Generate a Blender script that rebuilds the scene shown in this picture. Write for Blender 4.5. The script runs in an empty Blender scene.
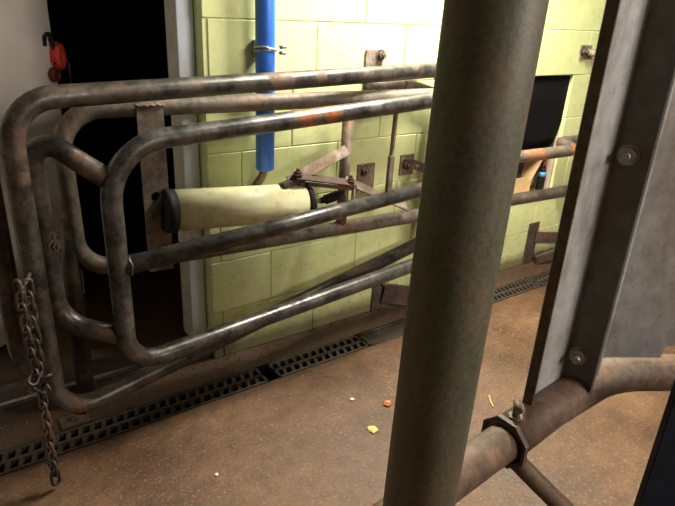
import bpy, bmesh, math, random
from mathutils import Vector as V, Matrix
random.seed(7)
SC = bpy.context.scene
COL = SC.collection

# ------------------------------------------------------------------ materials
def mat(name):
    m = bpy.data.materials.new(name); m.use_nodes = True
    nt = m.node_tree; b = nt.nodes['Principled BSDF']
    return m, nt, b
def N(nt, t, **kw):
    n = nt.nodes.new(t)
    for k, v in kw.items():
        if k in n.inputs: n.inputs[k].default_value = v
        else: setattr(n, k, v)
    return n
def coord(nt):
    return N(nt, 'ShaderNodeNewGeometry').outputs['Position']
def noise(nt, co, scale, detail=6, rough=.6, stretch=None):
    n = N(nt, 'ShaderNodeTexNoise'); n.inputs['Scale'].default_value = scale
    n.inputs['Detail'].default_value = detail; n.inputs['Roughness'].default_value = rough
    if stretch:
        mp = N(nt, 'ShaderNodeMapping'); mp.inputs['Scale'].default_value = stretch
        nt.links.new(co, mp.inputs['Vector']); co = mp.outputs['Vector']
    nt.links.new(co, n.inputs['Vector']); return n.outputs['Fac']
def ramp(nt, fac, stops):
    r = N(nt, 'ShaderNodeValToRGB'); e = r.color_ramp.elements
    while len(e) < len(stops): e.new(.5)
    for el, (p, c) in zip(e, stops):
        el.position = p; el.color = (*c, 1) if len(c) == 3 else c
    nt.links.new(fac, r.inputs['Fac']); return r.outputs['Color']
def mix(nt, fac, a, b, mode='MIX'):
    n = N(nt, 'ShaderNodeMix', data_type='RGBA', blend_type=mode)
    for s, v in ((0, fac), (6, a), (7, b)):
        if hasattr(v, 'is_linked') or hasattr(v, 'links'): nt.links.new(v, n.inputs[s])
        else: n.inputs[s].default_value = v if s == 0 else (*v, 1)
    return n.outputs[2]
def bump(nt, b, fac, strength, dist=.004):
    n = N(nt, 'ShaderNodeBump'); n.inputs['Strength'].default_value = strength
    n.inputs['Distance'].default_value = dist
    nt.links.new(fac, n.inputs['Height']); nt.links.new(n.outputs['Normal'], b.inputs['Normal'])
def bw(c): return [(0, (0, 0, 0)), (1, (c, c, c))]
G = lambda a: (a, a, a)

def worn_steel(name, dark, mid, rust, rust_lo=.5, rust_hi=.62, metallic=.55, rough=.42, spots=()):
    m, nt, b = mat(name); co = coord(nt)
    n1 = noise(nt, co, 9, 10, .72)
    base = ramp(nt, n1, [(.38, dark), (.62, mid)])
    n2 = noise(nt, co, 5.5, 10, .72)
    f = ramp(nt, n2, [(rust_lo, G(0)), (rust_hi, G(1))])
    n3 = noise(nt, co, 45, 6, .75)
    rc = mix(nt, n3, tuple(x*.55 for x in rust), tuple(min(1, x*1.35) for x in rust))
    c = mix(nt, f, base, rc)
    for (p, rad, colr) in spots:        # bare rust worn into the paint at one place
        d = N(nt, 'ShaderNodeVectorMath', operation='DISTANCE'); nt.links.new(co, d.inputs[0])
        d.inputs[1].default_value = p
        ad = N(nt, 'ShaderNodeMath', operation='MULTIPLY_ADD'); nt.links.new(n2, ad.inputs[0])
        ad.inputs[1].default_value = rad*2.2; nt.links.new(d.outputs['Value'], ad.inputs[2])
        sp = ramp(nt, ad.outputs[0], [(min(.98, rad*1.55), G(1)), (min(.99, rad*2.1), G(0))])
        c = mix(nt, sp, c, colr)
    sp = ramp(nt, n3, [(.34, G(.35)), (.56, G(1))])
    c = mix(nt, .75, c, sp, 'MULTIPLY')
    nt.links.new(c, b.inputs['Base Color'])
    mt = N(nt, 'ShaderNodeMath', operation='MULTIPLY_ADD'); nt.links.new(f, mt.inputs[0])
    mt.inputs[1].default_value = -metallic*.9; mt.inputs[2].default_value = metallic
    nt.links.new(mt.outputs[0], b.inputs['Metallic'])
    rg = N(nt, 'ShaderNodeMath', operation='MULTIPLY_ADD'); nt.links.new(f, rg.inputs[0])
    rg.inputs[1].default_value = .75-rough; rg.inputs[2].default_value = rough
    nt.links.new(rg.outputs[0], b.inputs['Roughness'])
    bump(nt, b, n3, .35, .002)
    return m

def plain(name, c, rough=.6, metallic=0, vary=.25, scale=30, bumpy=.1):
    m, nt, b = mat(name); co = coord(nt)
    n = noise(nt, co, scale, 5, .6)
    col = ramp(nt, n, [(.3, tuple(x*(1-vary) for x in c)), (.7, tuple(min(1, x*(1+vary)) for x in c))])
    nt.links.new(col, b.inputs['Base Color'])
    b.inputs['Roughness'].default_value = rough; b.inputs['Metallic'].default_value = metallic
    if max(c) < .03: b.inputs['Specular IOR Level'].default_value = .12
    if bumpy: bump(nt, b, n, bumpy, .002)
    return m

def wall_paint():
    m, nt, b = mat('yellow_green_wall_paint'); co = coord(nt)
    big = noise(nt, co, 2.2, 5, .6)
    c = ramp(nt, big, [(.3, (.61, .665, .31)), (.7, (.68, .70, .34))])
    mid = noise(nt, co, 14, 8, .7)
    f = ramp(nt, mid, [(.48, G(0)), (.72, G(.42))])
    c = mix(nt, f, c, (.40, .36, .12))
    # splashes of muck: small spots, thicker low on the wall where the animals stand
    sx = N(nt, 'ShaderNodeSeparateXYZ'); nt.links.new(co, sx.inputs[0])
    hi = N(nt, 'ShaderNodeMapRange'); nt.links.new(sx.outputs['Z'], hi.inputs['Value'])
    hi.inputs['From Min'].default_value = 0; hi.inputs['From Max'].default_value = 1.3
    hi.inputs['To Min'].default_value = .055; hi.inputs['To Max'].default_value = -.02
    fine = noise(nt, co, 55, 6, .75)
    ad = N(nt, 'ShaderNodeMath', operation='ADD'); nt.links.new(fine, ad.inputs[0]); nt.links.new(hi.outputs[0], ad.inputs[1])
    sp = ramp(nt, ad.outputs[0], [(.635, G(0)), (.70, G(.7))])
    c = mix(nt, sp, c, (.13, .10, .035))
    # dried muck band with a ragged edge along the foot
    rag = noise(nt, co, 11, 8, .7)
    z2 = N(nt, 'ShaderNodeMath', operation='MULTIPLY_ADD'); rag = noise(nt, co, 26, 10, .8); nt.links.new(rag, z2.inputs[0]); z2.inputs[1].default_value = -.09
    nt.links.new(sx.outputs['Z'], z2.inputs[2])
    mk = ramp(nt, z2.outputs[0], [(0, G(.8)), (.07, G(0))])
    c = mix(nt, mk, c, (.09, .055, .03))
    nt.links.new(c, b.inputs['Base Color']); b.inputs['Roughness'].default_value = .62
    bump(nt, b, mid, .25, .004)
    return m

def floor_mat():
    m, nt, b = mat('dirty_brown_concrete'); co = coord(nt)
    big = noise(nt, co, 1.7, 8, .62)
    c = ramp(nt, big, [(.3, (.062, .027, .011)), (.52, (.135, .064, .028)), (.72, (.215, .115, .056))])
    mid = noise(nt, co, 16, 10, .75)
    c = mix(nt, .9, c, ramp(nt, mid, [(.32, G(.42)), (.66, G(1.0))]), 'MULTIPLY')
    fine = noise(nt, co, 75, 4, .75)
    sp = ramp(nt, fine, [(.57, G(0)), (.68, G(.85))])
    c = mix(nt, sp, c, (.30, .165, .08))
    dk = ramp(nt, fine, [(.32, G(.8)), (.42, G(0))])
    c = mix(nt, dk, c, (.035, .018, .008))
    # dung trodden in between the drain and the wall (ragged strip)
    sx = N(nt, 'ShaderNodeSeparateXYZ'); nt.links.new(co, sx.inputs[0])
    ad = N(nt, 'ShaderNodeMath', operation='MULTIPLY_ADD'); nt.links.new(mid, ad.inputs[0]); ad.inputs[1].default_value = .35
    nt.links.new(sx.outputs['Y'], ad.inputs[2])
    mp = N(nt, 'ShaderNodeMapRange'); nt.links.new(ad.outputs[0], mp.inputs['Value'])
    mp.inputs['From Min'].default_value = 2.20; mp.inputs['From Max'].default_value = 2.31
    c = mix(nt, mp.outputs[0], c, mix(nt, fine, (.035, .019, .011), (.115, .062, .032)))
    nt.links.new(c, b.inputs['Base Color'])
    nt.links.new(ramp(nt, big, [(.3, G(.38)), (.7, G(.7))]), b.inputs['Roughness'])
    hm = N(nt, 'ShaderNodeMath', operation='ADD'); nt.links.new(mid, hm.inputs[0]); nt.links.new(fine, hm.inputs[1])
    bump(nt, b, hm.outputs[0], .5, .006)
    return m

def galvanised(name, a=(.36, .36, .37), c2=(.56, .55, .55), metallic=.35, rough=.5):
    m, nt, b = mat(name); co = coord(nt)
    n1 = noise(nt, co, 22, 8, .7); n2 = noise(nt, co, 7, 8, .7, (1, 1, .35))
    c = ramp(nt, n1, [(.3, a), (.7, c2)])
    f = ramp(nt, n2, [(.44, G(0)), (.66, G(.75))])
    c = mix(nt, f, c, (.15, .105, .07))
    fine = noise(nt, co, 90, 4, .7)
    c = mix(nt, ramp(nt, fine, [(.62, G(0)), (.7, G(.8))]), c, (.10, .07, .05))
    nt.links.new(c, b.inputs['Base Color'])
    b.inputs['Metallic'].default_value = metallic; b.inputs['Roughness'].default_value = rough
    bump(nt, b, fine, .2, .002)
    return m

ORANGE = (.46, .14, .045)
M = {
 'wall': wall_paint(), 'floor': floor_mat(),
 'gate': worn_steel('worn_brown_gate_steel', (.020, .017, .016), (.125, .106, .090), (.115, .055, .026), .51, .64, .45, .36),
 'yoke': worn_steel('polished_worn_yoke_steel', (.028, .026, .027), (.175, .160, .150), (.115, .055, .028), .57, .70, .55, .32,
        spots=[((1.24, 1.92, 1.20), .07, (.36, .14, .075)), ((1.36, 1.92, 1.205), .05, (.40, .13, .06))]),
 'rail': worn_steel('dull_grey_brown_rail_steel', (.085, .066, .052), (.225, .182, .142), (.17, .088, .045), .50, .70, .25, .55,
        spots=[((3.19, 1.98, .868), .052, ORANGE), ((2.86, 2.0, .865), .10, (.36, .17, .085))]),
 'rusty': worn_steel('rusty_flat_bar', (.13, .095, .07), (.34, .27, .20), (.22, .11, .055), .45, .62, .2, .6),
 'bracket': worn_steel('dark_rusted_bracket', (.05, .035, .028), (.14, .10, .08), (.13, .055, .03), .45, .65, .2, .65),
 'chain': worn_steel('dark_rusty_chain', (.022, .015, .012), (.085, .060, .045), (.10, .042, .02), .47, .62, .35, .5),
 'plate': worn_steel('pale_brown_mounting_plate', (.12, .088, .065), (.33, .265, .21), (.22, .115, .06), .50, .70, .12, .6),
 'stall': worn_steel('brown_grime_pipe', (.075, .047, .031), (.165, .108, .074), (.165, .088, .05), .44, .66, .08, .62),
 'galv': galvanised('galvanised_channel'),
 'web': galvanised('galvanised_web_shade_tone', (.10, .097, .085), (.20, .19, .17), .25, .65),  # web's shade is put into these darker galvanised tones
 'sheet': galvanised('galvanised_sheet', (.21, .20, .195), (.36, .35, .35), .3, .5),
 'door': plain('dull_pinkish_white_door', (.72, .65, .60), .5, 0, .12, 3, 0),
 'frame': plain('bluish_grey_door_frame', (.74, .81, .97), .5, 0, .10, 8, .05),
 'jamb': plain('cream_door_jamb', (.58, .55, .47), .5, 0, .15, 12, .05),
 'black': plain('black_rubber', (.018, .017, .017), .55, 0, .3, 40, .1),
 'blacksheet': plain('black_plastic_sheet', (.004, .0035, .0035), .95, 0, .3, 6, .1),
 'grate': plain('black_plastic_grate', (.045, .033, .024), .5, 0, .5, 40, .2),
 'trough': plain('wet_black_trough', (.012, .009, .007), .6, 0, .4, 40, .2),
 'blue': plain('bright_blue_pipe_plastic', (.030, .145, .62), .35, 0, .12, 12, 0),
 'darkroom': plain('painted_darkness_wall', (.020, .017, .015), .9, 0, .3, 4, 0),  # lack of light painted as a near-black wall colour
 'room': plain('dull_grey_plaster', (.32, .30, .26), .8, 0, .15, 3, 0),
 'zinc': plain('dull_zinc', (.42, .40, .38), .35, .8, .2, 40, .1),
 'sill': galvanised('sill_metal', (.34, .33, .31), (.52, .50, .47), .6, .4),
 'sillface': plain('dirty_dark_sill', (.07, .050, .036), .7, .1, .4, 18, .2),
 'nut': plain('dull_nut_steel', (.34, .30, .27), .45, .55, .3, 60, .2),
 'rod': plain('bright_rod_steel', (.75, .74, .72), .25, .9, .05, 40, 0),
 'red': plain('red_cord_plastic', (.62, .055, .030), .5, 0, .3, 60, .3),
 'darkred': plain('dark_red_cord', (.16, .018, .014), .6, 0, .3, 60, .3),
 'card': plain('brown_cardboard', (.50, .285, .14), .8, 0, .12, 18, .05),
 'cardlight': plain('tan_cardboard', (.62, .40, .21), .8, 0, .1, 18, .05),
 'white': plain('white_film', (.72, .70, .70), .4, 0, .1, 30, .3),
 'skyblue': plain('sky_blue_label', (.10, .38, .72), .4, 0, .1, 30, 0),
 'wood': plain('pale_weathered_board', (.46, .33, .26), .75, 0, .2, 16, .1),
 'navy': plain('dark_navy_board', (.010, .013, .022), .55, 0, .25, 20, .1),
 'straw': plain('straw_yellow', (.62, .44, .13), .7, 0, .2, 60, 0),
 'leaf': plain('dry_orange_leaf', (.42, .15, .05), .6, 0, .3, 60, .2),
 'crumb': plain('dung_crumb', (.11, .060, .034), .85, 0, .5, 60, .2),
 'pebble': plain('pale_pebble', (.70, .62, .52), .6, 0, .1, 60, 0),
}
def cylinder_paint():
    m, nt, b = mat('cream_cylinder_paint'); co = coord(nt)
    n = noise(nt, co, 22, 8, .7)
    c = ramp(nt, n, [(.40, (.74, .71, .46)), (.60, (.66, .60, .34)), (.72, (.22, .13, .05))])
    nt.links.new(c, b.inputs['Base Color']); b.inputs['Roughness'].default_value = .45
    return m
M['cyl'] = cylinder_paint()

def post_paint():
    m, nt, b = mat('dark_olive_post_paint'); co = coord(nt)
    n1 = noise(nt, co, 9, 8, .65, (1, 1, .22)); n2 = noise(nt, co, 130, 4, .7); n3 = noise(nt, co, 14, 6, .7, (1, 1, .4))
    c = ramp(nt, n1, [(.3, (.068, .080, .048)), (.7, (.15, .135, .093))])
    c = mix(nt, ramp(nt, n3, [(.45, G(0)), (.70, G(.75))]), c, (.20, .122, .075))
    c = mix(nt, .8, c, ramp(nt, n2, [(.35, G(.55)), (.6, G(1))]), 'MULTIPLY')
    nt.links.new(c, b.inputs['Base Color']); b.inputs['Roughness'].default_value = .55
    bump(nt, b, n2, .25, .002); return m
M['post'] = post_paint()

# ------------------------------------------------------------------ geometry helpers
def fillet(pts, rad, n=8):
    pts = [V(p) for p in pts]; out = [pts[0]]
    for i in range(1, len(pts)-1):
        r = rad[i-1] if isinstance(rad, (list, tuple)) else rad
        p = pts[i]; a = (pts[i-1]-p); b = (pts[i+1]-p); la, lb = a.length, b.length; a.normalize(); b.normalize()
        ang = a.angle(b); t = min(r/math.tan(ang/2), la*.48 if i > 1 else la*.98, lb*.48 if i < len(pts)-2 else lb*.98)
        r2 = t*math.tan(ang/2); c = p+(a+b).normalized()*(r2/math.sin(ang/2))
        s = (p+a*t)-c; e = (p+b*t)-c; tot = s.angle(e); ax = s.cross(e).normalized()
        for k in range(n+1): out.append(c+Matrix.Rotation(tot*k/n, 3, ax) @ s)
    out.append(pts[-1]); return out
def tube(bm, pts, r, seg=20, closed=False, caps=True):
    pts = [V(p) for p in pts]; n = len(pts); rings = []; u = None
    for i, p in enumerate(pts):
        if closed: d = (pts[(i+1) % n]-pts[i-1]).normalized()
        else: d = (pts[min(i+1, n-1)]-pts[max(i-1, 0)]).normalized()
        if u is None: u = d.orthogonal().normalized()
        u = (u-d*u.dot(d)).normalized(); w = d.cross(u)
        rr = r[i] if isinstance(r, (list, tuple)) else r
        rings.append([bm.verts.new(p+(u*math.cos(2*math.pi*k/seg)+w*math.sin(2*math.pi*k/seg))*rr) for k in range(seg)])
    for i in range(n if closed else n-1):
        A, B = rings[i], rings[(i+1) % n]
        off = 0
        if closed and i == n-1:
            off = min(range(seg), key=lambda o: (A[0].co-B[o].co).length)
        for k in range(seg):
            f = bm.faces.new((A[k], A[(k+1) % seg], B[(k+1+off) % seg], B[(k+off) % seg])); f.smooth = True
    if caps and not closed:
        bm.faces.new(rings[0][::-1]); bm.faces.new(rings[-1])
    return bm
def cyl(bm, p, q, r, seg=24, r2=None):
    return tube(bm, [p, q], [r, r if r2 is None else r2], seg)
def obox(bm, c, ax, ay, az, bev=0):
    """box centred at c with half-axis vectors ax ay az"""
    c, ax, ay, az = V(c), V(ax), V(ay), V(az)
    vs = [bm.verts.new(c+ax*i+ay*j+az*k) for k in (-1, 1) for j in (-1, 1) for i in (-1, 1)]
    fs = [bm.faces.new([vs[i] for i in f]) for f in ((0, 2, 3, 1), (4, 5, 7, 6), (0, 1, 5, 4), (2, 6, 7, 3), (0, 4, 6, 2), (1, 3, 7, 5))]
    if bev:
        es = list({e for f in fs for e in f.edges})
        bmesh.ops.bevel(bm, geom=es, offset=bev, segments=1, affect='EDGES', profile=.5)
    return bm
def box(bm, lo, hi, bev=0):
    lo, hi = V(lo), V(hi); h = (hi-lo)/2
    return obox(bm, (lo+hi)/2, (h.x, 0, 0), (0, h.y, 0), (0, 0, h.z), bev)
def bar(bm, p, q, w, t, up=(0, 0, 1), bev=.001):
    """flat bar p->q, thickness t along up, width w across"""
    p, q, up = V(p), V(q), V(up); d = q-p; dn = d.normalized(); up = (up-dn*up.dot(dn)).normalized(); s = dn.cross(up)
    return obox(bm, (p+q)/2, d/2, s*w/2, up*t/2, bev)
def prism(bm, plan, z0, z1):
    lo = [bm.verts.new((x, y, z0)) for x, y in plan]; hi = [bm.verts.new((x, y, z1)) for x, y in plan]
    n = len(plan)
    for i in range(n): bm.faces.new((lo[i], lo[(i+1) % n], hi[(i+1) % n], hi[i]))
    bm.faces.new(lo[::-1]); bm.faces.new(hi); return bm
def BM(): return bmesh.new()
def obj(name, bm, m, parent=None, label=None):
    bmesh.ops.recalc_face_normals(bm, faces=bm.faces)
    me = bpy.data.meshes.new(name)
    if parent is not None:
        bmesh.ops.translate(bm, verts=bm.verts, vec=-ROOT[parent.name])
    else:
        vs = [v.co for v in bm.verts]
        lo = V((min(v.x for v in vs), min(v.y for v in vs), min(v.z for v in vs))); hi = V((max(v.x for v in vs), max(v.y for v in vs), 0))
        base = V(((lo.x+hi.x)/2, (lo.y+hi.y)/2, lo.z)); bmesh.ops.translate(bm, verts=bm.verts, vec=-base)
    bm.to_mesh(me); bm.free(); me.materials.append(M[m] if isinstance(m, str) else m)
    o = bpy.data.objects.new(name, me); COL.objects.link(o)
    if parent is not None: o.parent = parent; ROOT[o.name] = ROOT[parent.name]
    else: o.location = base; ROOT[o.name] = base
    if label: o['label'] = label
    return o
ROOT = {}
def thing(name, loc, label, cat, group=None):
    o = bpy.data.objects.new(name, None); COL.objects.link(o); o.location = loc; o.empty_display_size = .05
    ROOT[o.name] = V(loc); tag(o, label, cat, group); return o
def tag(o, label, cat, group=None):
    o['label'] = label; o['category'] = cat
    if group: o['group'] = group
    return o
def struct(name, bm, m, parent=None):
    o = obj(name, bm, m, parent)
    if parent is None: o['kind'] = 'structure'
    return o
def bolt(bm, p, nrm, r=.014, hgt=.012):
    """hex head with a washer and a stub of thread"""
    p = V(p); n = V(nrm).normalized()
    cyl(bm, p, p+n*.003, r*1.5, 16); cyl(bm, p+n*.003, p+n*(.003+hgt), r, 6); cyl(bm, p+n*(.003+hgt), p+n*(.008+hgt*1.5), r*.5, 10)

# ------------------------------------------------------------------ the setting
WY = 2.26                       # face of the block wall
DX = .97                        # right side of the doorway
DL = -.20                       # left side of the doorway
# floor: main slab, ledge by the wall, back room, with a slot for the drain
b = BM(); box(b, (-2.6, -3.0, -.12), (6, 1.962, 0)); box(b, (-2.6, 2.098, -.12), (6, 6.0, 0)); box(b, (-2.6, 1.962, -.2), (6, 2.098, -.09))
struct('floor', b, 'floor')
# block wall
courses = [(0, .247, 1.53), (.247, .502, 1.276), (.502, .752, 1.53), (.752, 1.0, 1.638), (1.0, 1.27, 1.381), (1.27, 1.53, 1.50), (1.53, 1.79, 1.76), (1.79, 2.05, 1.5), (2.05, 2.31, 1.76), (2.31, 2.57, 1.5), (2.57, 2.80, 1.76)]
OX0, OX1, OZ0, OZ1 = 2.66, 3.445, .502, 1.27       # opening in the wall
b = BM()
for z0, z1, ph in courses:
    g = .0016; x = ph-.51*8
    while x < 6:
        segs = [(max(x, DX), min(x+.51, 6.0))]
        if z0 >= OZ0-.01 and z1 <= OZ1+.01:
            s = segs[0]; segs = [(s[0], min(s[1], OX0)), (max(s[0], OX1), s[1])]
        for s0, s1 in segs:
            if s1-s0 > .03:
                e0 = 0 if s0 in (DX, OX1) else g; e1 = 0 if s1 in (OX0,) else g
                box(b, (s0+e0, WY+random.uniform(-.0015, .001), z0+g), (s1-e1, WY+.05, z1-g), .003)
        x += .51
for lo, hi in (((DX+.003, WY+.006, 0), (OX0, WY+.22, 2.8)), ((OX1+.003, WY+.006, 0), (6, WY+.22, 2.8)), ((OX0, WY+.006, 0), (OX1, WY+.22, OZ0)), ((OX0, WY+.006, OZ1), (OX1, WY+.22, 2.8))):
    box(b, lo, hi)
box(b, (DL, WY, 2.12), (DX, WY+.22, 2.8)); box(b, (-2.6, WY, 0), (DL, WY+.22, 2.8))
struct('wall_back', b, 'wall')
b = BM(); box(b, (-2.7, -3.1, 2.8), (6.1, 6.1, 2.9)); struct('ceiling', b, 'room')
b = BM(); box(b, (-2.7, -3.1, -.12), (-2.6, 6.0, 2.8)); struct('wall_left', b, 'room')
b = BM(); box(b, (6, -3.1, -.12), (6.1, 6.0, 2.8)); struct('wall_right', b, 'room')
b = BM(); box(b, (-2.6, -3.1, -.12), (6, -3.0, 2.8)); struct('wall_front', b, 'room')
# the unlit room behind: its darkness is painted into near-black wall linings
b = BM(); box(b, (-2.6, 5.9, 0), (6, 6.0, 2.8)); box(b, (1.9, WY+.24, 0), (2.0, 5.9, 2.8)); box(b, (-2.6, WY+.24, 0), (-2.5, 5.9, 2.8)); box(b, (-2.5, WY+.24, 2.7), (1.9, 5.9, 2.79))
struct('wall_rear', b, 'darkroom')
# back of the wall opening, coloured near-black for the darkness inside
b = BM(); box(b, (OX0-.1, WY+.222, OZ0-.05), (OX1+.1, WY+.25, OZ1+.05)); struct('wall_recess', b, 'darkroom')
# door frame, sill, leaf
b = BM(); box(b, (.905, 2.34, .07), (DX-.001, 2.352, 2.12), .002); box(b, (.93, 2.352, .07), (DX-.001, 2.478, 2.12))
box(b, (.900, 2.336, .07), (.912, 2.345, 2.12), .001)
fr = struct('trim_1', b, 'frame')
b = BM(); box(b, (.906, 2.353, .07), (.929, 2.478, 2.1), .001); 
for z in (.4, .75, 1.1, 1.52, 1.9): cyl(b, (.906, 2.40, z), (.903, 2.40, z), .006, 10)
struct('door_jamb', b, 'jamb', fr)
b = BM(); box(b, (DL+.001, 2.34, .07), (DL+.06, 2.478, 2.12)); struct('trim_2', b, 'frame')
b = BM(); box(b, (DL+.002, 2.287, 0), (.968, 2.30, .064)); box(b, (DL+.002, 2.30, .0), (.968, 2.44, .064))
sl = struct('trim_3', b, 'sillface')
b = BM(); box(b, (DL+.002, 2.284, .060), (.968, 2.288, .068)); box(b, (DL+.002, 2.284, .0645), (.968, 2.31, .068)); struct('sill_edge', b, 'sill', sl)
p0, p1 = V((-.14, 2.617, 0)), V((.617, 3.225, 0)); dn = (p1-p0).normalized(); nn = V((dn.y, -dn.x, 0))
b = BM(); c = (p0+p1)/2-nn*.02+V((0, 0, 1.04)); obox(b, c, dn*(p1-p0).length/2, nn*.02, (0, 0, 1.02), .002)
dr = struct('door_1', b, 'door')
b = BM(); k = V((.553, 3.173, .71))+nn*.001
cyl(b, k, k+nn*.04, .012, 14); tube(b, fillet([k+nn*.04+V((0, 0, .05)), k+nn*.05, k+nn*.04-V((0, 0, .06))], .03), .013, 12)
struct('door_handle', b, 'white', dr)
b = BM(); box(b, (-2.6, 1.9, -.0), (-2.59, 2, .1)); b.free()

# ------------------------------------------------------------------ drain
b = BM(); box(b, (-2.0, 1.9625, -.085), (5.2, 2.0975, -.075)); box(b, (-2.0, 1.9625, -.075), (5.2, 1.9665, .001)); box(b, (-2.0, 2.0935, -.075), (5.2, 2.0975, .001))
tag(obj('drain_channel', b, 'trough'), 'long black floor drain channel running along the foot of the green wall', 'drain')
def grate(x0, x1, label, fine=False):
    b = BM(); y0, y1 = 1.968, 2.092; t = -.022; top = .003
    for a, c in ((y0, y0+.011), (y1-.011, y1), ((y0+y1)/2-.008, (y0+y1)/2+.008)):
        box(b, (x0, a, t), (x1, c, top), .0015)
    box(b, (x0, y0, t), (x0+.012, y1, top), .0015); box(b, (x1-.012, y0, t), (x1, y1, top), .0015)
    n = int((x1-x0)/(.034 if fine else .043))
    for i in range(1, n):
        x = x0+(x1-x0)*i/n
        for a, c, sgn in ((y0+.009, (y0+y1)/2-.006, 1), ((y0+y1)/2+.006, y1-.009, 1)):
            bar(b, (x-.006*sgn, a, -.010), (x+.006*sgn, c, -.010), .017 if not fine else .013, .022, (0, 0, 1), .0015)
    return tag(obj('drain_grate', b, 'grate'), label, 'grate', 'drain grates along the wall')
grate(-1.19, -.10, 'slotted black drain grate starting out of the picture at lower left')
grate(-.09, 1.105, 'slotted black drain grate under the hanging chain and the left end of the gates')
grate(1.165, 1.69, 'short slotted black drain grate between the dark gap and the solid cover strip')
grate(2.12, 3.10, 'slotted drain grate seen just right of the thick post', True)
grate(3.112, 4.1, 'farthest slotted drain grate, passing behind the upright galvanised channel', True)
b = BM(); box(b, (1.71, 1.968, -.02), (2.11, 2.092, -.008), .002)
for y in (1.972, 2.088): tube(b, [(1.71, y, -.004), (2.11, y, -.004)], .0055, 10)
tag(obj('drain_cover', b, 'grate'), 'solid black drain cover strip without slots left of the thick post', 'drain cover')

# ------------------------------------------------------------------ gate A (front, large loop)
R = .035
sA = .115
def Ay(x): return 1.933+sA*(x-.229)
def At(x): return 1.307+.0145*(x-.436)
def Ab(x): return .188+.119*(x-.235)
xa, xe = .224, 2.2
t = thing('swing_gate', (xa, Ay(xa), 0), 'largest tubular swing gate with the highest top rail, chain hooked on its stile', 'gate')
b = BM()
tube(b, fillet([(xe, Ay(xe), (At(xe)+Ab(xe))/2), (xe, Ay(xe), At(xe)), (xa, Ay(xa), At(xa)), (xa+.002, Ay(xa), Ab(xa)), (xe, Ay(xe), Ab(xe)), (xe, Ay(xe), (At(xe)+Ab(xe))/2+.001)], [.1, .135, .13, .1], 10), R, 24)
fA = obj('frame', b, 'gate', t)
b = BM(); tube(b, fillet([(.226, 1.945, 1.17), (.1545, 2.065, 1.18), (.1545, 2.065, .38), (.23, 1.94, .335)], [.05, .08], 10), R, 20)
obj('side_loop', b, 'gate', t)
b = BM(); tube(b, fillet([(.209, 1.903, .775), (.19, 1.83, .785), (.168, 1.782, .785), (.164, 1.775, .81)], .012, 5), .006, 10)
obj('chain_hook', b, 'bracket', t)

# ------------------------------------------------------------------ gate C (yoke: polished loop with middle rail)
def Cy(x): return 1.911+.041*(x-.488)
def Ct(x): return 1.165+.0458*(x-.726)
def Cm(x): return .744+.0458*(x-.744)
def Cb(x): return .342+.0472*(x-.723)
xc, xf = .481, 2.16
t = thing('swing_gate', (xc, Cy(xc), 0), 'shiny worn tubular gate with a middle rail, in front of the cream cylinder', 'gate')
b = BM(); zm = .8
tube(b, fillet([(xf, Cy(xf), zm+.15), (xf, Cy(xf), Ct(xf)), (xc, Cy(xc), Ct(xc)), (xc, Cy(xc), Cb(xc)), (xf, Cy(xf), Cb(xf)), (xf, Cy(xf), zm+.151)], [.1, .20, .12, .1], 12), R, 24)
obj('frame', b, 'yoke', t)
b = BM(); tube(b, [(xc+.01, Cy(xc), Cm(xc)), (xf-.01, Cy(xf), Cm(xf))], R*.97, 24)
tube(b, [(xc+.036+.003*math.sin(5*a), Cy(xc)+.033*math.cos(a), Cm(xc)+.033*math.sin(a)) for a in [2*math.pi*k/20 for k in range(20)]], .006, 8, closed=True)
obj('middle_rail', b, 'yoke', t)
b = BM(); tube(b, fillet([(.476, 1.925, 1.045), (.283, 2.05, 1.198), (.291, 2.046, .502), (.481, 1.922, .455)], [.06, .13], 10), R, 20)
bw_ = obj('side_bow', b, 'gate', t)
b = BM(); bolt(b, (.309, 2.018, .81), (.4, -1, 0), .016, .014); bolt(b, (.306, 2.018, .845), (.4, -1, 0), .010, .004)
obj('bolt', b, 'bracket', bw_)
b = BM(); bar(b, (1.728, Cy(1.73), Ct(1.73)-.03), (1.722, Cy(1.73), .98), .012, .02, (0, 1, 0)); bar(b, (1.722, Cy(1.73)-.002, .99), (1.720, Cy(1.73)-.002, Cm(1.72)+.03), .026, .02, (0, 1, 0))
obj('tie_bar', b, 'rusty', t)

# ------------------------------------------------------------------ barrier E (behind, on a floor leg)
def Ey(x): return 2.224-.0762*(x-.373)
xg = .404; ET, EB = 1.220, .610
t = thing('barrier', (.376, Ey(.376), 0), 'rear tubular barrier nearest the wall, standing on a floor leg and carrying the cream cylinder', 'barrier')
b = BM()
tube(b, fillet([(3.9, 2.165, .862), (3.275, 2.155, .878), (3.225, 2.006, .868), (2.62, Ey(2.62), .862), (2.42, Ey(2.42), ET), (xg, Ey(xg), ET), (xg+.012, Ey(xg), EB), (3.9, Ey(3.9), EB)],
     [.06, .07, .1, .1, .15, .13], 9), R, 22)
obj('frame', b, 'rail', t)
b = BM(); tube(b, [(.408, Ey(.4)+.002, .82), (.385, Ey(.38)+.004, .60), (.377, Ey(.376)+.004, 0.003)], R, 20); obj('leg', b, 'gate', t)
b = BM(); obox(b, (.305, 2.135, .006), (.055, 0, 0), (0, .035, 0), (0, 0, .006), .002); cyl(b, (.377, 2.226, .001), (.377, 2.226, .02), .05, 24); bar(b, (.33, 2.15, .007), (.377, 2.226, .007), .05, .010); bp = obj('base_plate', b, 'bracket', t)
b = BM(); bolt(b, (.298, 2.13, .012), (0, 0, 1), .013, .012); obj('bolt', b, 'bracket', bp)
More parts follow.
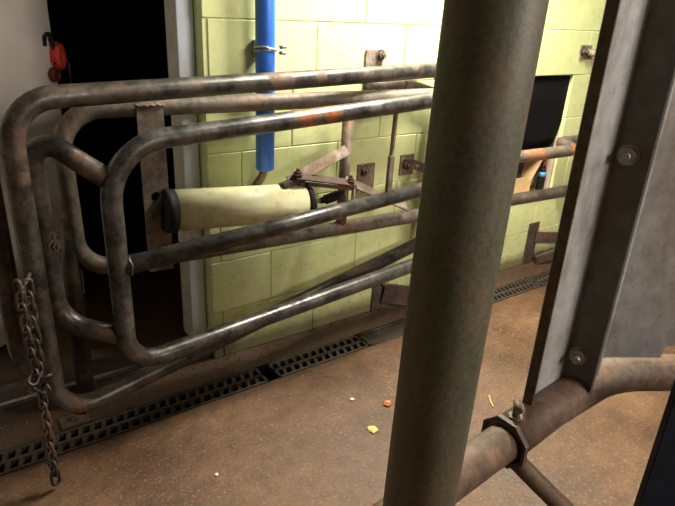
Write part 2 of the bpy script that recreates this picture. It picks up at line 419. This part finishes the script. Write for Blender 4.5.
# mounting plate: flat bar with a real hole
def plate_with_hole(x0, x1, y, th, z0, z1, hx, hz, hr, sl):
    bm = BM(); n = 32; cx, cz = (x0+x1)/2, (z0+z1)/2; fr_o, fr_i, bk_o, bk_i = [], [], [], []
    for k in range(n):
        a = 2*math.pi*k/n; c, s = math.cos(a), math.sin(a)
        tt = min([(x1-hx)/c if c > 1e-6 else (x0-hx)/c if c < -1e-6 else 9, (z1-hz)/s if s > 1e-6 else (z0-hz)/s if s < -1e-6 else 9])
        px, pz = hx+c*tt, hz+s*tt
        if k % n in (n//8*1,): pass
        for lst, rr, yy in ((fr_o, None, 0), (fr_i, hr, 0), (bk_o, None, th), (bk_i, hr, th)):
            X, Z = (px, pz) if rr is None else (hx+c*rr, hz+s*rr)
            lst.append(bm.verts.new((X, y+yy+sl*(X-x0), Z)))
    corners = {}
    for q in range(n):
        w = (q+1) % n
        for A, B, fl in ((fr_o, fr_i, 0), (bk_o, bk_i, 1)): bm.faces.new((A[q], A[w], B[w], B[q]))
        bm.faces.new((fr_i[q], fr_i[w], bk_i[w], bk_i[q])); bm.faces.new((fr_o[q], fr_o[w], bk_o[w], bk_o[q]))
    return bm
b = BM(); px0, px1, py = .662, .758, Ey(.71)-.045
# upper and lower lengths plus the drilled middle, all one flat bar
b2 = plate_with_hole(px0, px1, py, .009, .84, .94, .709, .886, .019, -.0762)
me = bpy.data.meshes.new('tmp'); b2.to_mesh(me); b2.free(); b.from_mesh(me); bpy.data.meshes.remove(me)
for z0, z1 in ((.575, .84), (.94, 1.235)):
    obox(b, ((px0+px1)/2, py+.0045-.0762*(px1-px0)/2, (z0+z1)/2), ((px1-px0)/2, -.0762*(px1-px0)/2, 0), (0, .0045, 0), (0, 0, (z1-z0)/2))
obj('mounting_plate', b, 'plate', t)
b = BM()
tube(b, [(.656+k*.0075, py-.001-.0762*k*.0075, 1.232+.003*math.sin(k*1.9)) for k in range(15)], [.006+.002*math.cos(k*2.3) for k in range(15)], 8)
obj('weld_bead', b, 'rusty', t)
b = BM(); tube(b, [(1.597, Ey(1.6), ET-.01), (1.586, Ey(1.6), EB+.01)], .026, 18); obj('upright', b, 'rusty', t)

# ------------------------------------------------------------------ pneumatic cylinder
a0, a1 = V((.735, 2.122, .833)), V((1.352, 2.088, .790)); ad = (a1-a0).normalized()
t = thing('air_cylinder', a0, 'cream painted air cylinder with black end caps lying between the gate rails', 'cylinder')
b = BM(); cyl(b, a0+ad*.03, a1-ad*.012, .082, 40); obj('barrel', b, 'cyl', t)
b = BM(); tube(b, [a0-ad*.012, a0-ad*.008, a0-ad*.002, a0+ad*.012, a0+ad*.014, a0+ad*.030], [.078, .084, .087, .087, .0845, .0845], 36); obj('end_cap', b, 'black', t)
b = BM(); tube(b, [a1-ad*.02, a1+ad*.004, a1+ad*.012], [.0855, .0855, .070], 36); obj('end_cap', b, 'black', t)
b = BM(); cyl(b, a1+ad*.011, a1+ad*.085, .010, 16); obj('piston_rod', b, 'rod', t)
b = BM(); q = a1+ad*.075; tube(b, [q, q+ad*.03+V((0, 0, .004)), q+ad*.10+V((0, -.002, .022))], [.012, .017, .020], 14)
for k in range(5): cyl(b, q+ad*(.03+.014*k)+V((0, 0, .004+.0036*k)), q+ad*(.036+.014*k)+V((0, 0, .0055+.0036*k)), .0225, 14)
obj('rod_clevis', b, 'black', t)
b = BM(); box(b, (.735, 2.105, .80), (.752, 2.14, .872), .003); obj('rear_lug', b, 'black', t)

# ------------------------------------------------------------------ linkage
t = thing('linkage', (1.56, 2.07, .80), 'rusty flat-bar linkage hinged at the barrier upright above the cylinder rod', 'linkage')
b = BM(); bar(b, (1.575, 2.098, 1.0), (1.262, 2.085, .893), .05, .007, (0, -.9, .7)); obj('flat_bar', b, 'rusty', t)
b = BM(); bar(b, (1.225, 2.08, .882), (1.335, 2.085, .899), .045, .022, (0, .2, 1)); obj('end_tab', b, 'bracket', t)
b = BM(); bar(b, (1.285, 2.07, .921), (1.60, 2.055, .853), .045, .007, (0, -.5, 1)); bar(b, (1.30, 2.066, .888), (1.575, 2.052, .832), .018, .018, (0, .2, 1)); obj('flat_bar', b, 'bracket', t)
b = BM(); bar(b, (1.555, 2.062, .868), (1.93, 2.05, .69), .06, .007, (0, -.6, 1)); obj('flat_bar', b, 'plate', t)
b = BM()
b.free()
for p in ((1.30, 2.072, .925), (1.575, 2.056, .868)):
    b = BM(); bolt(b, p, (0, 0, 1), .015, .012); obj('pin_bolt', b, 'bracket', t)
b = BM(); tube(b, fillet([(1.545, 2.05, .842), (1.545, 2.05, .758), (1.585, 2.05, .750), (1.585, 2.05, .835)], .012, 5), .007, 10); obj('link_loop', b, 'rusty', t)
b = BM(); tube(b, fillet([(1.335, 2.06, .885), (1.352, 2.045, .86), (1.36, 2.022, .80), (1.358, 2.018, .765)], .04, 6), .009, 10); obj('hook_strap', b, 'black', t)

# ------------------------------------------------------------------ wall brackets
def wall_bracket(x0, x1, z0, z1, bolts, label, m='bracket', th=.008):
    t = thing('wall_bracket', ((x0+x1)/2, WY, z0), label, 'bracket')
    b = BM(); box(b, (x0, WY-.003-th, z0), (x1, WY-.0025, z1), .0015); obj('plate', b, m, t)
    for x, z in bolts:
        b = BM(); bolt(b, (x, WY-.003-th, z), (0, -1, 0), .019, .018); obj('bolt', b, 'bracket', t)
    return t
t = wall_bracket(1.768, 1.872, 1.205, 1.418, [(1.853, 1.392)], 'tall grey wall plate with a bolt and a bent pipe stub, above the top rail', 'plate')
b = BM(); tube(b, fillet([(1.80, WY-.012, 1.262), (1.80, 2.195, 1.262), (1.985, 2.195, 1.262), (2.35, 2.195, 1.165)], [.03, .1], 6), .031, 18); cyl(b, (1.955, 2.195, 1.262), (1.968, 2.195, 1.261), .034, 18); obj('pipe_stub', b, 'rail', t)
wall_bracket(1.765, 1.872, .72, .876, [(1.80, .842)], 'square wall plate with one bolt behind the linkage pins', 'rusty')
t = wall_bracket(2.045, 2.138, .785, .896, [(2.075, .846)], 'small wall plate with a perforated strap, just left of the thick post', 'rusty')
b = BM(); p, q = V((2.085, 2.215, .856)), V((2.31, 2.14, .775)); bar(b, p, q, .012, .05, (0, 0, 1)); bar(b, (2.075, WY-.02, .85), p+V((.004, 0, 0)), .02, .05, (0, 0, 1))
sb = obj('strap', b, 'bracket', t)
for k in range(5):
    b = BM(); c = p.lerp(q, .15+.2*k); n = V((-(q-p).y, (q-p).x, 0)).normalized()
    if n.y > 0: n = -n
    cyl(b, c+n*.006, c+n*.0075, .009, 12); obj('strap_hole', b, 'zinc', sb)
t = wall_bracket(3.452, 3.565, 1.362, 1.448, [(3.475, 1.41)], 'rusty square wall plate with a stub, above the black sheet', 'rusty')
b = BM(); tube(b, fillet([(3.53, WY-.01, 1.405), (3.53, 2.2, 1.405), (3.8, 2.17, 1.37)], .03, 5), .022, 14); obj('pipe_stub', b, 'rusty', t)
t = wall_bracket(1.925, 2.01, .002, .185, [], 'dark upright foot bracket at the base of the wall left of the thick post')
b = BM(); bar(b, (1.99, 2.235, .105), (2.23, 2.13, .06), .012, .11, (0, 0, 1)); bar(b, (1.985, 2.24, .165), (2.235, 2.125, .118), .03, .008, (0, 0, 1)); obj('arm', b, 'bracket', t)
b = BM(); bar(b, (2.185, 2.15, .01), (2.36, 2.17, .22), .04, .03, (0, 1, 0)); obj('brace', b, 'bracket', t)
t = wall_bracket(3.268, 3.375, .002, .305, [], 'dark upright foot bracket at the base of the wall right of the thick post')
b = BM(); bar(b, (3.34, 2.235, .20), (3.75, 2.12, .16), .014, .08, (0, 0, 1)); obj('arm', b, 'bracket', t)
b = BM(); bar(b, (3.36, 2.22, .03), (3.62, 2.13, .10), .03, .06, (0, 0, 1)); obj('brace', b, 'bracket', t)

# ------------------------------------------------------------------ blue pipe
t = thing('water_pipe', (1.208, 2.195, .925), 'bright blue upright plastic pipe fixed to the green wall', 'pipe')
b = BM(); tube(b, [(1.208, 2.195, .925), (1.208, 2.195, .932), (1.208, 2.195, 2.79)], [.034, .040, .040], 28); obj('pipe', b, 'blue', t)
b = BM(); box(b, (1.182, WY-.012, 1.385), (1.21, WY-.002, 1.455), .001)
tube(b, [(1.208+.0445*math.cos(a), 2.195+.0445*math.sin(a), 1.428+.006*math.sin(2*a)) for a in [2*math.pi*k/24 for k in range(24)]], .005, 8, closed=True)
tube(b, [(1.208+.0445*math.cos(a), 2.195+.0445*math.sin(a), 1.415-.008*math.sin(a)) for a in [2*math.pi*k/24 for k in range(24)]], .004, 8, closed=True)
cyl(b, (1.248, 2.15, 1.433), (1.275, 2.145, 1.437), .008, 8); cyl(b, (1.248, 2.15, 1.413), (1.273, 2.145, 1.411), .007, 8)
obj('hose_clamp', b, 'zinc', t)
b = BM(); tube(b, [(1.211, 2.198, .935), (1.20, 2.21, .89), (1.16, 2.235, .82)], .018, 12); obj('hose_tail', b, 'rusty', t)

# ------------------------------------------------------------------ chain
t = thing('chain', (.168, 1.79, .03), 'rusty link chain hanging doubled beside the largest gate stile down to the floor', 'chain')
def link_bm(L=.030, W=.013, r=.0055):
    bm = BM(); pts = []
    for k in range(9): a = math.pi*k/8; pts.append((W*math.cos(a), 0, L-W+W*math.sin(a)))
    for k in range(9): a = math.pi+math.pi*k/8; pts.append((W*math.cos(a), 0, -L+W+W*math.sin(a)))
    tube(bm, pts, r, 8, closed=True); return bm
lb = link_bm(); lm = bpy.data.meshes.new('link'); lb.to_mesh(lm); lb.free(); lm.materials.append(M['chain'])
for f in lm.polygons: f.use_smooth = True
nl = 0
def add_link(p, rz, tilt=0, ty=0):
    o = bpy.data.objects.new('link', lm); COL.objects.link(o); o.parent = t
    o.location = V(p)-ROOT[t.name]; o.rotation_euler = (tilt, ty, rz)
for k in range(9): add_link((.160+.0006*k, 1.778+.0006*k, .785-.039*k), .4 if k % 2 else 1.9, .05*math.sin(k))
for k in range(8): add_link((.186-.0010*k, 1.796, .775-.041*k), 2.0 if k % 2 else .3, .08*math.cos(k))
for k, (dx, dz) in enumerate(((-.012, .0), (.012, .006), (.0, -.02), (.016, -.03), (-.008, .03))): add_link((.170+dx, 1.775, .455+dz), .7*k, .9*math.sin(k*2), .8*math.cos(k))
for k in range(10): add_link((.172-.0003*k, 1.79, .420-.0405*k), .35 if k % 2 else 1.95, .04*math.sin(k*1.7))

# ------------------------------------------------------------------ near post, stall pipe, channel, sheet
b = BM(); cyl(b, (.537, .490, 0), (.566, .470, 2.79), .0565, 48)
tag(obj('support_post', b, 'post'), 'thick dark upright steel post in the foreground, running from top to bottom of the picture', 'post')
t = thing('stall_rail', (.96, .627, .64), 'fat horizontal stall pipe with an octagonal sleeve collar, lower right, behind the thick post', 'rail')
b = BM(); tube(b, fillet([(-1.3, .416, .70), (.709, .603, .70), (.99, .628, .70)], .5, 6), .043, 28); obj('inner_pipe', b, 'stall', t)
b = BM(); tube(b, fillet([(.962, .627, .70), (1.15, .643, .706), (1.42, .646, .713), (2.1, .235, .716)], [.6, .32], 12), .050, 32); obj('outer_pipe', b, 'stall', t)
b = BM(); d = V((.999, .045, 0)).normalized(); s = V((-d.y, d.x, 0)); c = V((.966, .6267, .699)); ro = []
for off in (-.006, .006):
    o8 = [b.verts.new(c+d*off+(s*math.cos(math.pi/8+k*math.pi/4)+V((0, 0, 1))*math.sin(math.pi/8+k*math.pi/4))*.064) for k in range(8)]
    i8 = [b.verts.new(c+d*off+(s*math.cos(math.pi/8+k*math.pi/4)+V((0, 0, 1))*math.sin(math.pi/8+k*math.pi/4))*.0555) for k in range(8)]
    ro.append((o8, i8))
for k in range(8):
    j = (k+1) % 8
    for (o8, i8) in ro: b.faces.new((o8[k], o8[j], i8[j], i8[k]))
    b.faces.new((ro[0][0][k], ro[0][0][j], ro[1][0][j], ro[1][0][k])); b.faces.new((ro[0][1][k], ro[0][1][j], ro[1][1][j], ro[1][1][k]))
obj('collar', b, 'bracket', t)
b = BM(); tube(b, [c+d*.002+(s*math.cos(a)+V((0, 0, 1))*math.sin(a))*.0505 for a in [2*math.pi*k/32 for k in range(32)]], .0062, 8, closed=True); obj('dark_gap_ring', b, 'black', t)  # black ring added to stand in for the darkness inside the collar hole
b = BM(); p = V((1.0, .632, .745)); cyl(b, p, p+V((0, 0, .03)), .009, 12); cyl(b, p+V((-.012, -.012, .034)), p+V((.014, .012, .034)), .0095, 12); cyl(b, p, p+V((0, 0, .01)), .017, 6)
obj('clamp_screw', b, 'stall', t)
b = BM(); tube(b, [(.99, .615, .655), (1.01, .585, .625), (1.075, .49, .535), (1.19, .33, .385), (1.485, -.08, .002)], .022, 18); obj('brace_tube', b, 'stall', t)

# profile channel: lip, deep flange, web, return flange
t = thing('upright_channel', (1.15, .65, .75), 'upright galvanised steel channel bolted at the right, bright inner flange and dark lip', 'channel')
def wall_strip(pts, th, z0, z1, side=1):
    """constant-thickness sheet bent along plan points"""
    P = [V((x, y, 0)) for x, y in pts]; off = []
    for i, p in enumerate(P):
        ns = []
        for a, c in ((i-1, i), (i, i+1)):
            if a >= 0 and c < len(P):
                d = (P[c]-P[a]).normalized(); ns.append(V((-d.y, d.x, 0)))
        n = sum(ns, V()); n.normalize(); k = 1/max(.3, n.dot(ns[0])); off.append(p+n*th*side*k)
    return prism(BM(), [(p.x, p.y) for p in P]+[(p.x, p.y) for p in reversed(off)], z0, z1)
CT = 1.74
LIP, L, W_, RR, RE = (1.066, .6355), (1.066, .660), (1.243, .677), (1.266, .609), (1.248, .600)
b = wall_strip([LIP, L], .004, .735, CT); obj('lip', b, 'bracket', t)  # darker steel than the flange: the lip's shade is painted in
b = wall_strip([L, W_], .004, .742, CT); obj('flange', b, 'galv', t)
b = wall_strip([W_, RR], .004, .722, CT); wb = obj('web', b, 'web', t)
b = wall_strip([RR, RE], .0045, .742, CT); obj('return_flange', b, 'galv', t)
wd = (V((*RR, 0))-V((*W_, 0))).normalized(); wn = V((wd.y, -wd.x, 0))
if wn.x > 0: wn = -wn
for zz in (1.332, .823):
    b = BM(); p = V((*W_, zz))+wd*.027+wn*.001; cyl(b, p, p+wn*.003, .023, 24); cyl(b, p+wn*.003, p+wn*.017, .020, 6); cyl(b, p+wn*.017, p+wn*.034, .0095, 14); obj('bolt', b, 'nut', wb)
# sheet
s0 = V((1.283, .622, 0)); sd = V((.851, -.526, 0)).normalized(); sn = V((-sd.y, sd.x, 0))
k1, k2 = .165, .85; z1, z2 = .822, .856
b = BM(); pr = [(0, z1), (k1, z1), (k1+.006, z2), (k2, z2+.01), (k2, CT), (0, CT)]
A = [b.verts.new(s0+sd*k+V((0, 0, z))) for k, z in pr]; B = [b.verts.new(s0+sd*k+sn*.003+V((0, 0, z))) for k, z in pr]
b.faces.new(A); b.faces.new(B[::-1])
for i in range(6): b.faces.new((A[i], A[(i+1) % 6], B[(i+1) % 6], B[i]))
t = tag(obj('metal_sheet', b, 'sheet'), 'flat grey galvanised sheet panel at the right edge, notched at its lower corner', 'sheet')
b = BM(); e = s0-sn*.004; bar(b, e+sd*.006+V((0, 0, .77)), e+sd*.006+V((0, 0, CT)), .012, .006, sn); obj('edge_strip', b, 'galv', t)
# navy board
b = BM(); c = V((1.335, .452, .42)); dd = V((.80, -.60, 0)); nb = V((.6, .8, 0)); obox(b, c+dd*.3, dd*.3, nb*.012, (0, 0, .4195), .002)
tag(obj('rubber_board', b, 'navy'), 'dark navy upright board standing on the floor at the lower right corner', 'board')

# ------------------------------------------------------------------ things in the wall opening
b = BM(); n = 18; pts = []
plan = []
xs = [OX0+.002+(OX1-.006-OX0)*i/n for i in range(n+1)]
F_, B_ = [], []
zs = [1.262, 1.1, .98, .88, .80]
for zi, z in enumerate(zs):
    rowf, rowb = [], []
    for i, x in enumerate(xs):
        xx = x; 
        if zi == 4 and i > n-3: zz = z+.05*(i-n+3)/3*1.0
        else: zz = z
        if zi >= 3 and i == n: xx = x-.03*(zi-2)
        y = WY+.02+.006*math.sin(i*1.1+zi*.4)*(zi/4)
        rowf.append(b.verts.new((xx, y, zz))); rowb.append(b.verts.new((xx, y+.006, zz)))
    F_.append(rowf); B_.append(rowb)
for zi in range(4):
    for i in range(n):
        f = b.faces.new((F_[zi][i], F_[zi][i+1], F_[zi+1][i+1], F_[zi+1][i])); f.smooth = True
        f = b.faces.new((B_[zi][i], B_[zi+1][i], B_[zi+1][i+1], B_[zi][i+1])); f.smooth = True
    for i in (0, n): b.faces.new((F_[zi][i], F_[zi+1][i], B_[zi+1][i], B_[zi][i]))
for i in range(n):
    for zi in (0, 4): b.faces.new((F_[zi][i], F_[zi][i+1], B_[zi][i+1], B_[zi][i]))
tag(obj('plastic_sheet', b, 'blacksheet'), 'black plastic sheet hanging in the wall opening right of the thick post', 'sheet')
t = thing('cardboard_box', (3.0, WY+.13, OZ0), 'open brown cardboard box standing in the wall opening under the black sheet', 'box')
bx0, bx1, by0, by1, bz = 2.93, 3.235, WY+.045, WY+.19, .625
b = BM(); box(b, (bx0, by0, OZ0+.001), (bx1, by0+.005, bz)); box(b, (bx0, by1-.005, OZ0+.001), (bx1, by1, bz)); box(b, (bx0, by0, OZ0+.001), (bx0+.005, by1, bz)); box(b, (bx1-.005, by0, OZ0+.001), (bx1, by1, bz)); box(b, (bx0, by0, OZ0+.001), (bx1, by1, OZ0+.006))
obj('box_body', b, 'cardlight', t)
b = BM(); bar(b, (bx1+.004, WY+.08, OZ0+.10), (bx1+.125, WY+.08, OZ0+.29), .11, .005, (-1, 0, .45)); bar(b, (bx1+.003, WY+.08, OZ0+.02), (bx1+.004, WY+.08, OZ0+.105), .11, .005, (-1, 0, 0)); obj('box_flap', b, 'card', t)
b = BM(); c = V((3.06, WY+.09, .655))
tube(b, [c+V((0, 0, -.14)), c+V((0, 0, -.02))], .03, 20)
b.free()
t = thing('bottle', (3.155, WY+.10, OZ0+.007), 'black ribbed bottle cap sticking out of the cardboard box', 'bottle')
b = BM(); q0 = V((3.155, WY+.10, OZ0+.007)); cyl(b, q0, q0+V((0, 0, .15)), .042, 24); obj('bottle_body', b, 'black', t)
b = BM(); cyl(b, q0+V((0, 0, .15)), q0+V((0, 0, .225)), .045, 28)
for k in range(4): cyl(b, q0+V((0, 0, .158+.017*k)), q0+V((0, 0, .167+.017*k)), .048, 28)
obj('bottle_cap', b, 'black', t)
t = thing('spray_can', (3.385, WY+.06, OZ0), 'small dark can with a blue label and dark red cap beside the cardboard flap', 'can')
q0 = V((3.388, WY+.055, OZ0+.001))
b = BM(); tube(b, [q0, q0+V((0, 0, .15)), q0+V((0, 0, .165))], [.024, .024, .016], 24); obj('can_body', b, 'black', t)
b = BM(); cyl(b, q0+V((0, 0, .105)), q0+V((0, 0, .135)), .0246, 24); obj('can_label', b, 'skyblue', t)
b = BM(); tube(b, [q0+V((0, 0, .166)), q0+V((0, 0, .195)), q0+V((0, 0, .203))], [.017, .017, .012], 20); obj('can_cap', b, 'darkred', t)
b = BM(); bmesh.ops.create_icosphere(b, subdivisions=3, radius=1)
for v in b.verts:
    n_ = v.co.copy(); v.co = V((n_.x*.042, n_.y*.035, n_.z*.055))*(1+.12*math.sin(9*n_.x+5*n_.z)*math.cos(7*n_.y+4*n_.z)); v.co += V((3.385, WY+.145, OZ0+.06))
for f in b.faces: f.smooth = True
tag(obj('plastic_bag', b, 'white'), 'crumpled whitish plastic bag behind the small can in the wall opening', 'bag')
b = BM(); obox(b, (OX1-.012, WY+.11, OZ0+.19), (.009, 0, 0), (0, .095, 0), (0, 0, .188), .002)
tag(obj('wooden_board', b, 'wood'), 'pale upright wooden board against the right side of the wall opening', 'board')

# ------------------------------------------------------------------ red cord on the door edge
e1 = V((.617, 3.225, 0)); t = thing('door_strap', e1+V((0, 0, 1.24)), 'red cord bundle with a dark hook hanging on the edge of the open door', 'strap')

o_ = lambda a, z, n=.02: e1+dn*a+nn*n+V((0, 0, z))
b = BM(); tube(b, fillet([o_(-.055, 1.355, 0), o_(-.06, 1.40, .01), o_(-.03, 1.415, .02), o_(-.02, 1.34, .02), o_(-.022, 1.27, .02)], .02, 6), .009, 12); obj('hook', b, 'black', t)
b = BM()
for k in range(7):
    r_ = .044-.002*abs(k-3); c_ = o_(.004+.006*(k % 2), 1.305, .004+.006*k-.01)
    tube(b, [c_+dn*(r_*.50*math.cos(a))+V((0, 0, 1.18*r_*math.sin(a))) for a in [2*math.pi*j/26 for j in range(26)]], .017, 8, closed=True)
obj('cord_coil', b, 'red', t)
b = BM()
for k in range(3):
    c_ = o_(-.035, 1.222, .01+.008*k); tube(b, [c_+dn*(.022*math.cos(a))+V((0, 0, .026*math.sin(a))) for a in [2*math.pi*j/22 for j in range(22)]], .008, 8, closed=True)
obj('cord_ring', b, 'darkred', t)
b = BM(); tube(b, fillet([o_(-.02, 1.345, .03), o_(.035, 1.31, .035), o_(.06, 1.26, .03), o_(.068, 1.12, .02)], .05, 6), .003, 6); obj('loose_wire', b, 'zinc', t)

# ------------------------------------------------------------------ bits on the floor
def bit(name, x, y, L_, w, ang, m, label, cat, h_=.004):
    b = BM(); d = V((math.cos(ang), math.sin(ang), 0)); s = V((-d.y, d.x, 0))
    tube(b, [V((x, y, h_))-d*L_/2, V((x, y, h_*1.2))+s*L_*.04, V((x, y, h_))+d*L_/2], w, 8)
    return tag(obj(name, b, m), label, cat)
def lump(name, x, y, r, fl, m, label, cat):
    b = BM(); bmesh.ops.create_icosphere(b, subdivisions=2, radius=r)
    for v in b.verts: v.co *= 1+random.uniform(-.2, .2); v.co.z *= fl; v.co += V((x, y, r*fl*.8))
    return tag(obj(name, b, m), label, cat)
bit('straw_stalk', 1.873, 1.318, .085, .003, .95, 'straw', 'single yellow straw stalk lying on the floor right of the thick post', 'straw')
lump('dung_lump', 1.303, 1.451, .022, .3, 'straw', 'flat yellowish dung scrap on the floor left of the thick post', 'scrap')
lump('dried_leaf', 1.462, 1.548, .017, .6, 'leaf', 'small curled orange leaf on the floor touching the thick post outline', 'leaf')
lump('pebble', 1.348, 1.656, .009, .6, 'pebble', 'tiny white pebble on the floor between the drain and the orange leaf', 'pebble')
lump('pebble', .66, 1.56, .007, .6, 'pebble', 'tiny pale chip on the dim floor at lower left', 'pebble')
b = BM()
for i in range(700):
    x = random.uniform(-.4, 3.9); y = random.choice([random.uniform(2.11, 2.252), random.triangular(2.2, 2.258, 2.25)]); r = random.choice([random.uniform(.0015, .005), random.uniform(.002, .004), random.uniform(.003, .008)])
    if .25 < x < .45 and y < 2.26: continue
    m4 = bmesh.ops.create_icosphere(b, subdivisions=1, radius=r, matrix=Matrix.Translation((x, y, r*.3)))
    for v in m4['verts']: v.co += V((random.uniform(-1, 1), random.uniform(-1, 1), random.uniform(-.6, .3)))*r*.35
for i in range(70):
    x = random.uniform(-.3, 3.8); y = random.uniform(2.11, 2.25); a = random.uniform(0, 3.14); l = random.uniform(.02, .06); d = V((math.cos(a), math.sin(a), 0))*l/2
    if y+abs(d.y) > 2.255: continue
    tube(b, [V((x, y, .003))-d, V((x, y, .005))+d], .0012, 5)
o = tag(obj('dung_crumbs', b, 'crumb'), 'dark crumbs of dung and chaff strewn between the drain and the wall', 'dirt'); o['kind'] = 'stuff'

# ------------------------------------------------------------------ light
def area(name, loc, target, sx, sy, power, colr):
    l = bpy.data.lights.new(name, 'AREA'); l.shape = 'RECTANGLE'; l.size = sx; l.size_y = sy; l.energy = power; l.color = colr
    o = bpy.data.objects.new(name, l); COL.objects.link(o); o.location = loc
    o.rotation_euler = (V(target)-V(loc)).to_track_quat('-Z', 'Y').to_euler(); return o
area('lamp_over_wall', (2.25, 1.93, 2.55), (2.2, 1.95, 0), 1.2, .10, 225, (1, .96, .84))
area('lamp_over_aisle', (2.6, -2.4, 2.5), (1.2, .9, .5), 1.5, .5, 125, (1, .91, .81))
w = bpy.data.worlds.new('World'); SC.world = w; w.use_nodes = True
w.node_tree.nodes['Background'].inputs['Color'].default_value = (.5, .5, .55, 1); w.node_tree.nodes['Background'].inputs['Strength'].default_value = .02

# ------------------------------------------------------------------ camera
cam = bpy.data.cameras.new('camera'); cam.sensor_width = 36; cam.sensor_fit = 'HORIZONTAL'; cam.lens = 586.33/675*36; cam.clip_start = .02
co = bpy.data.objects.new('camera', cam); COL.objects.link(co)
right = V((0.81522637, -0.57703055, .04941358)); down = V((-.18780573, -.34411079, -.91995477)); fwd = V((.54784575, .74069123, -.38889784))
mtx = Matrix((right, -down, -fwd)).transposed().to_4x4(); mtx.translation = (0, 0, 1.6); co.matrix_world = mtx
SC.camera = co
SC.view_settings.view_transform = 'Standard'; SC.view_settings.look = 'None'; SC.view_settings.gamma = 1; SC.view_settings.exposure = 0
SC.view_settings.use_curve_mapping = False
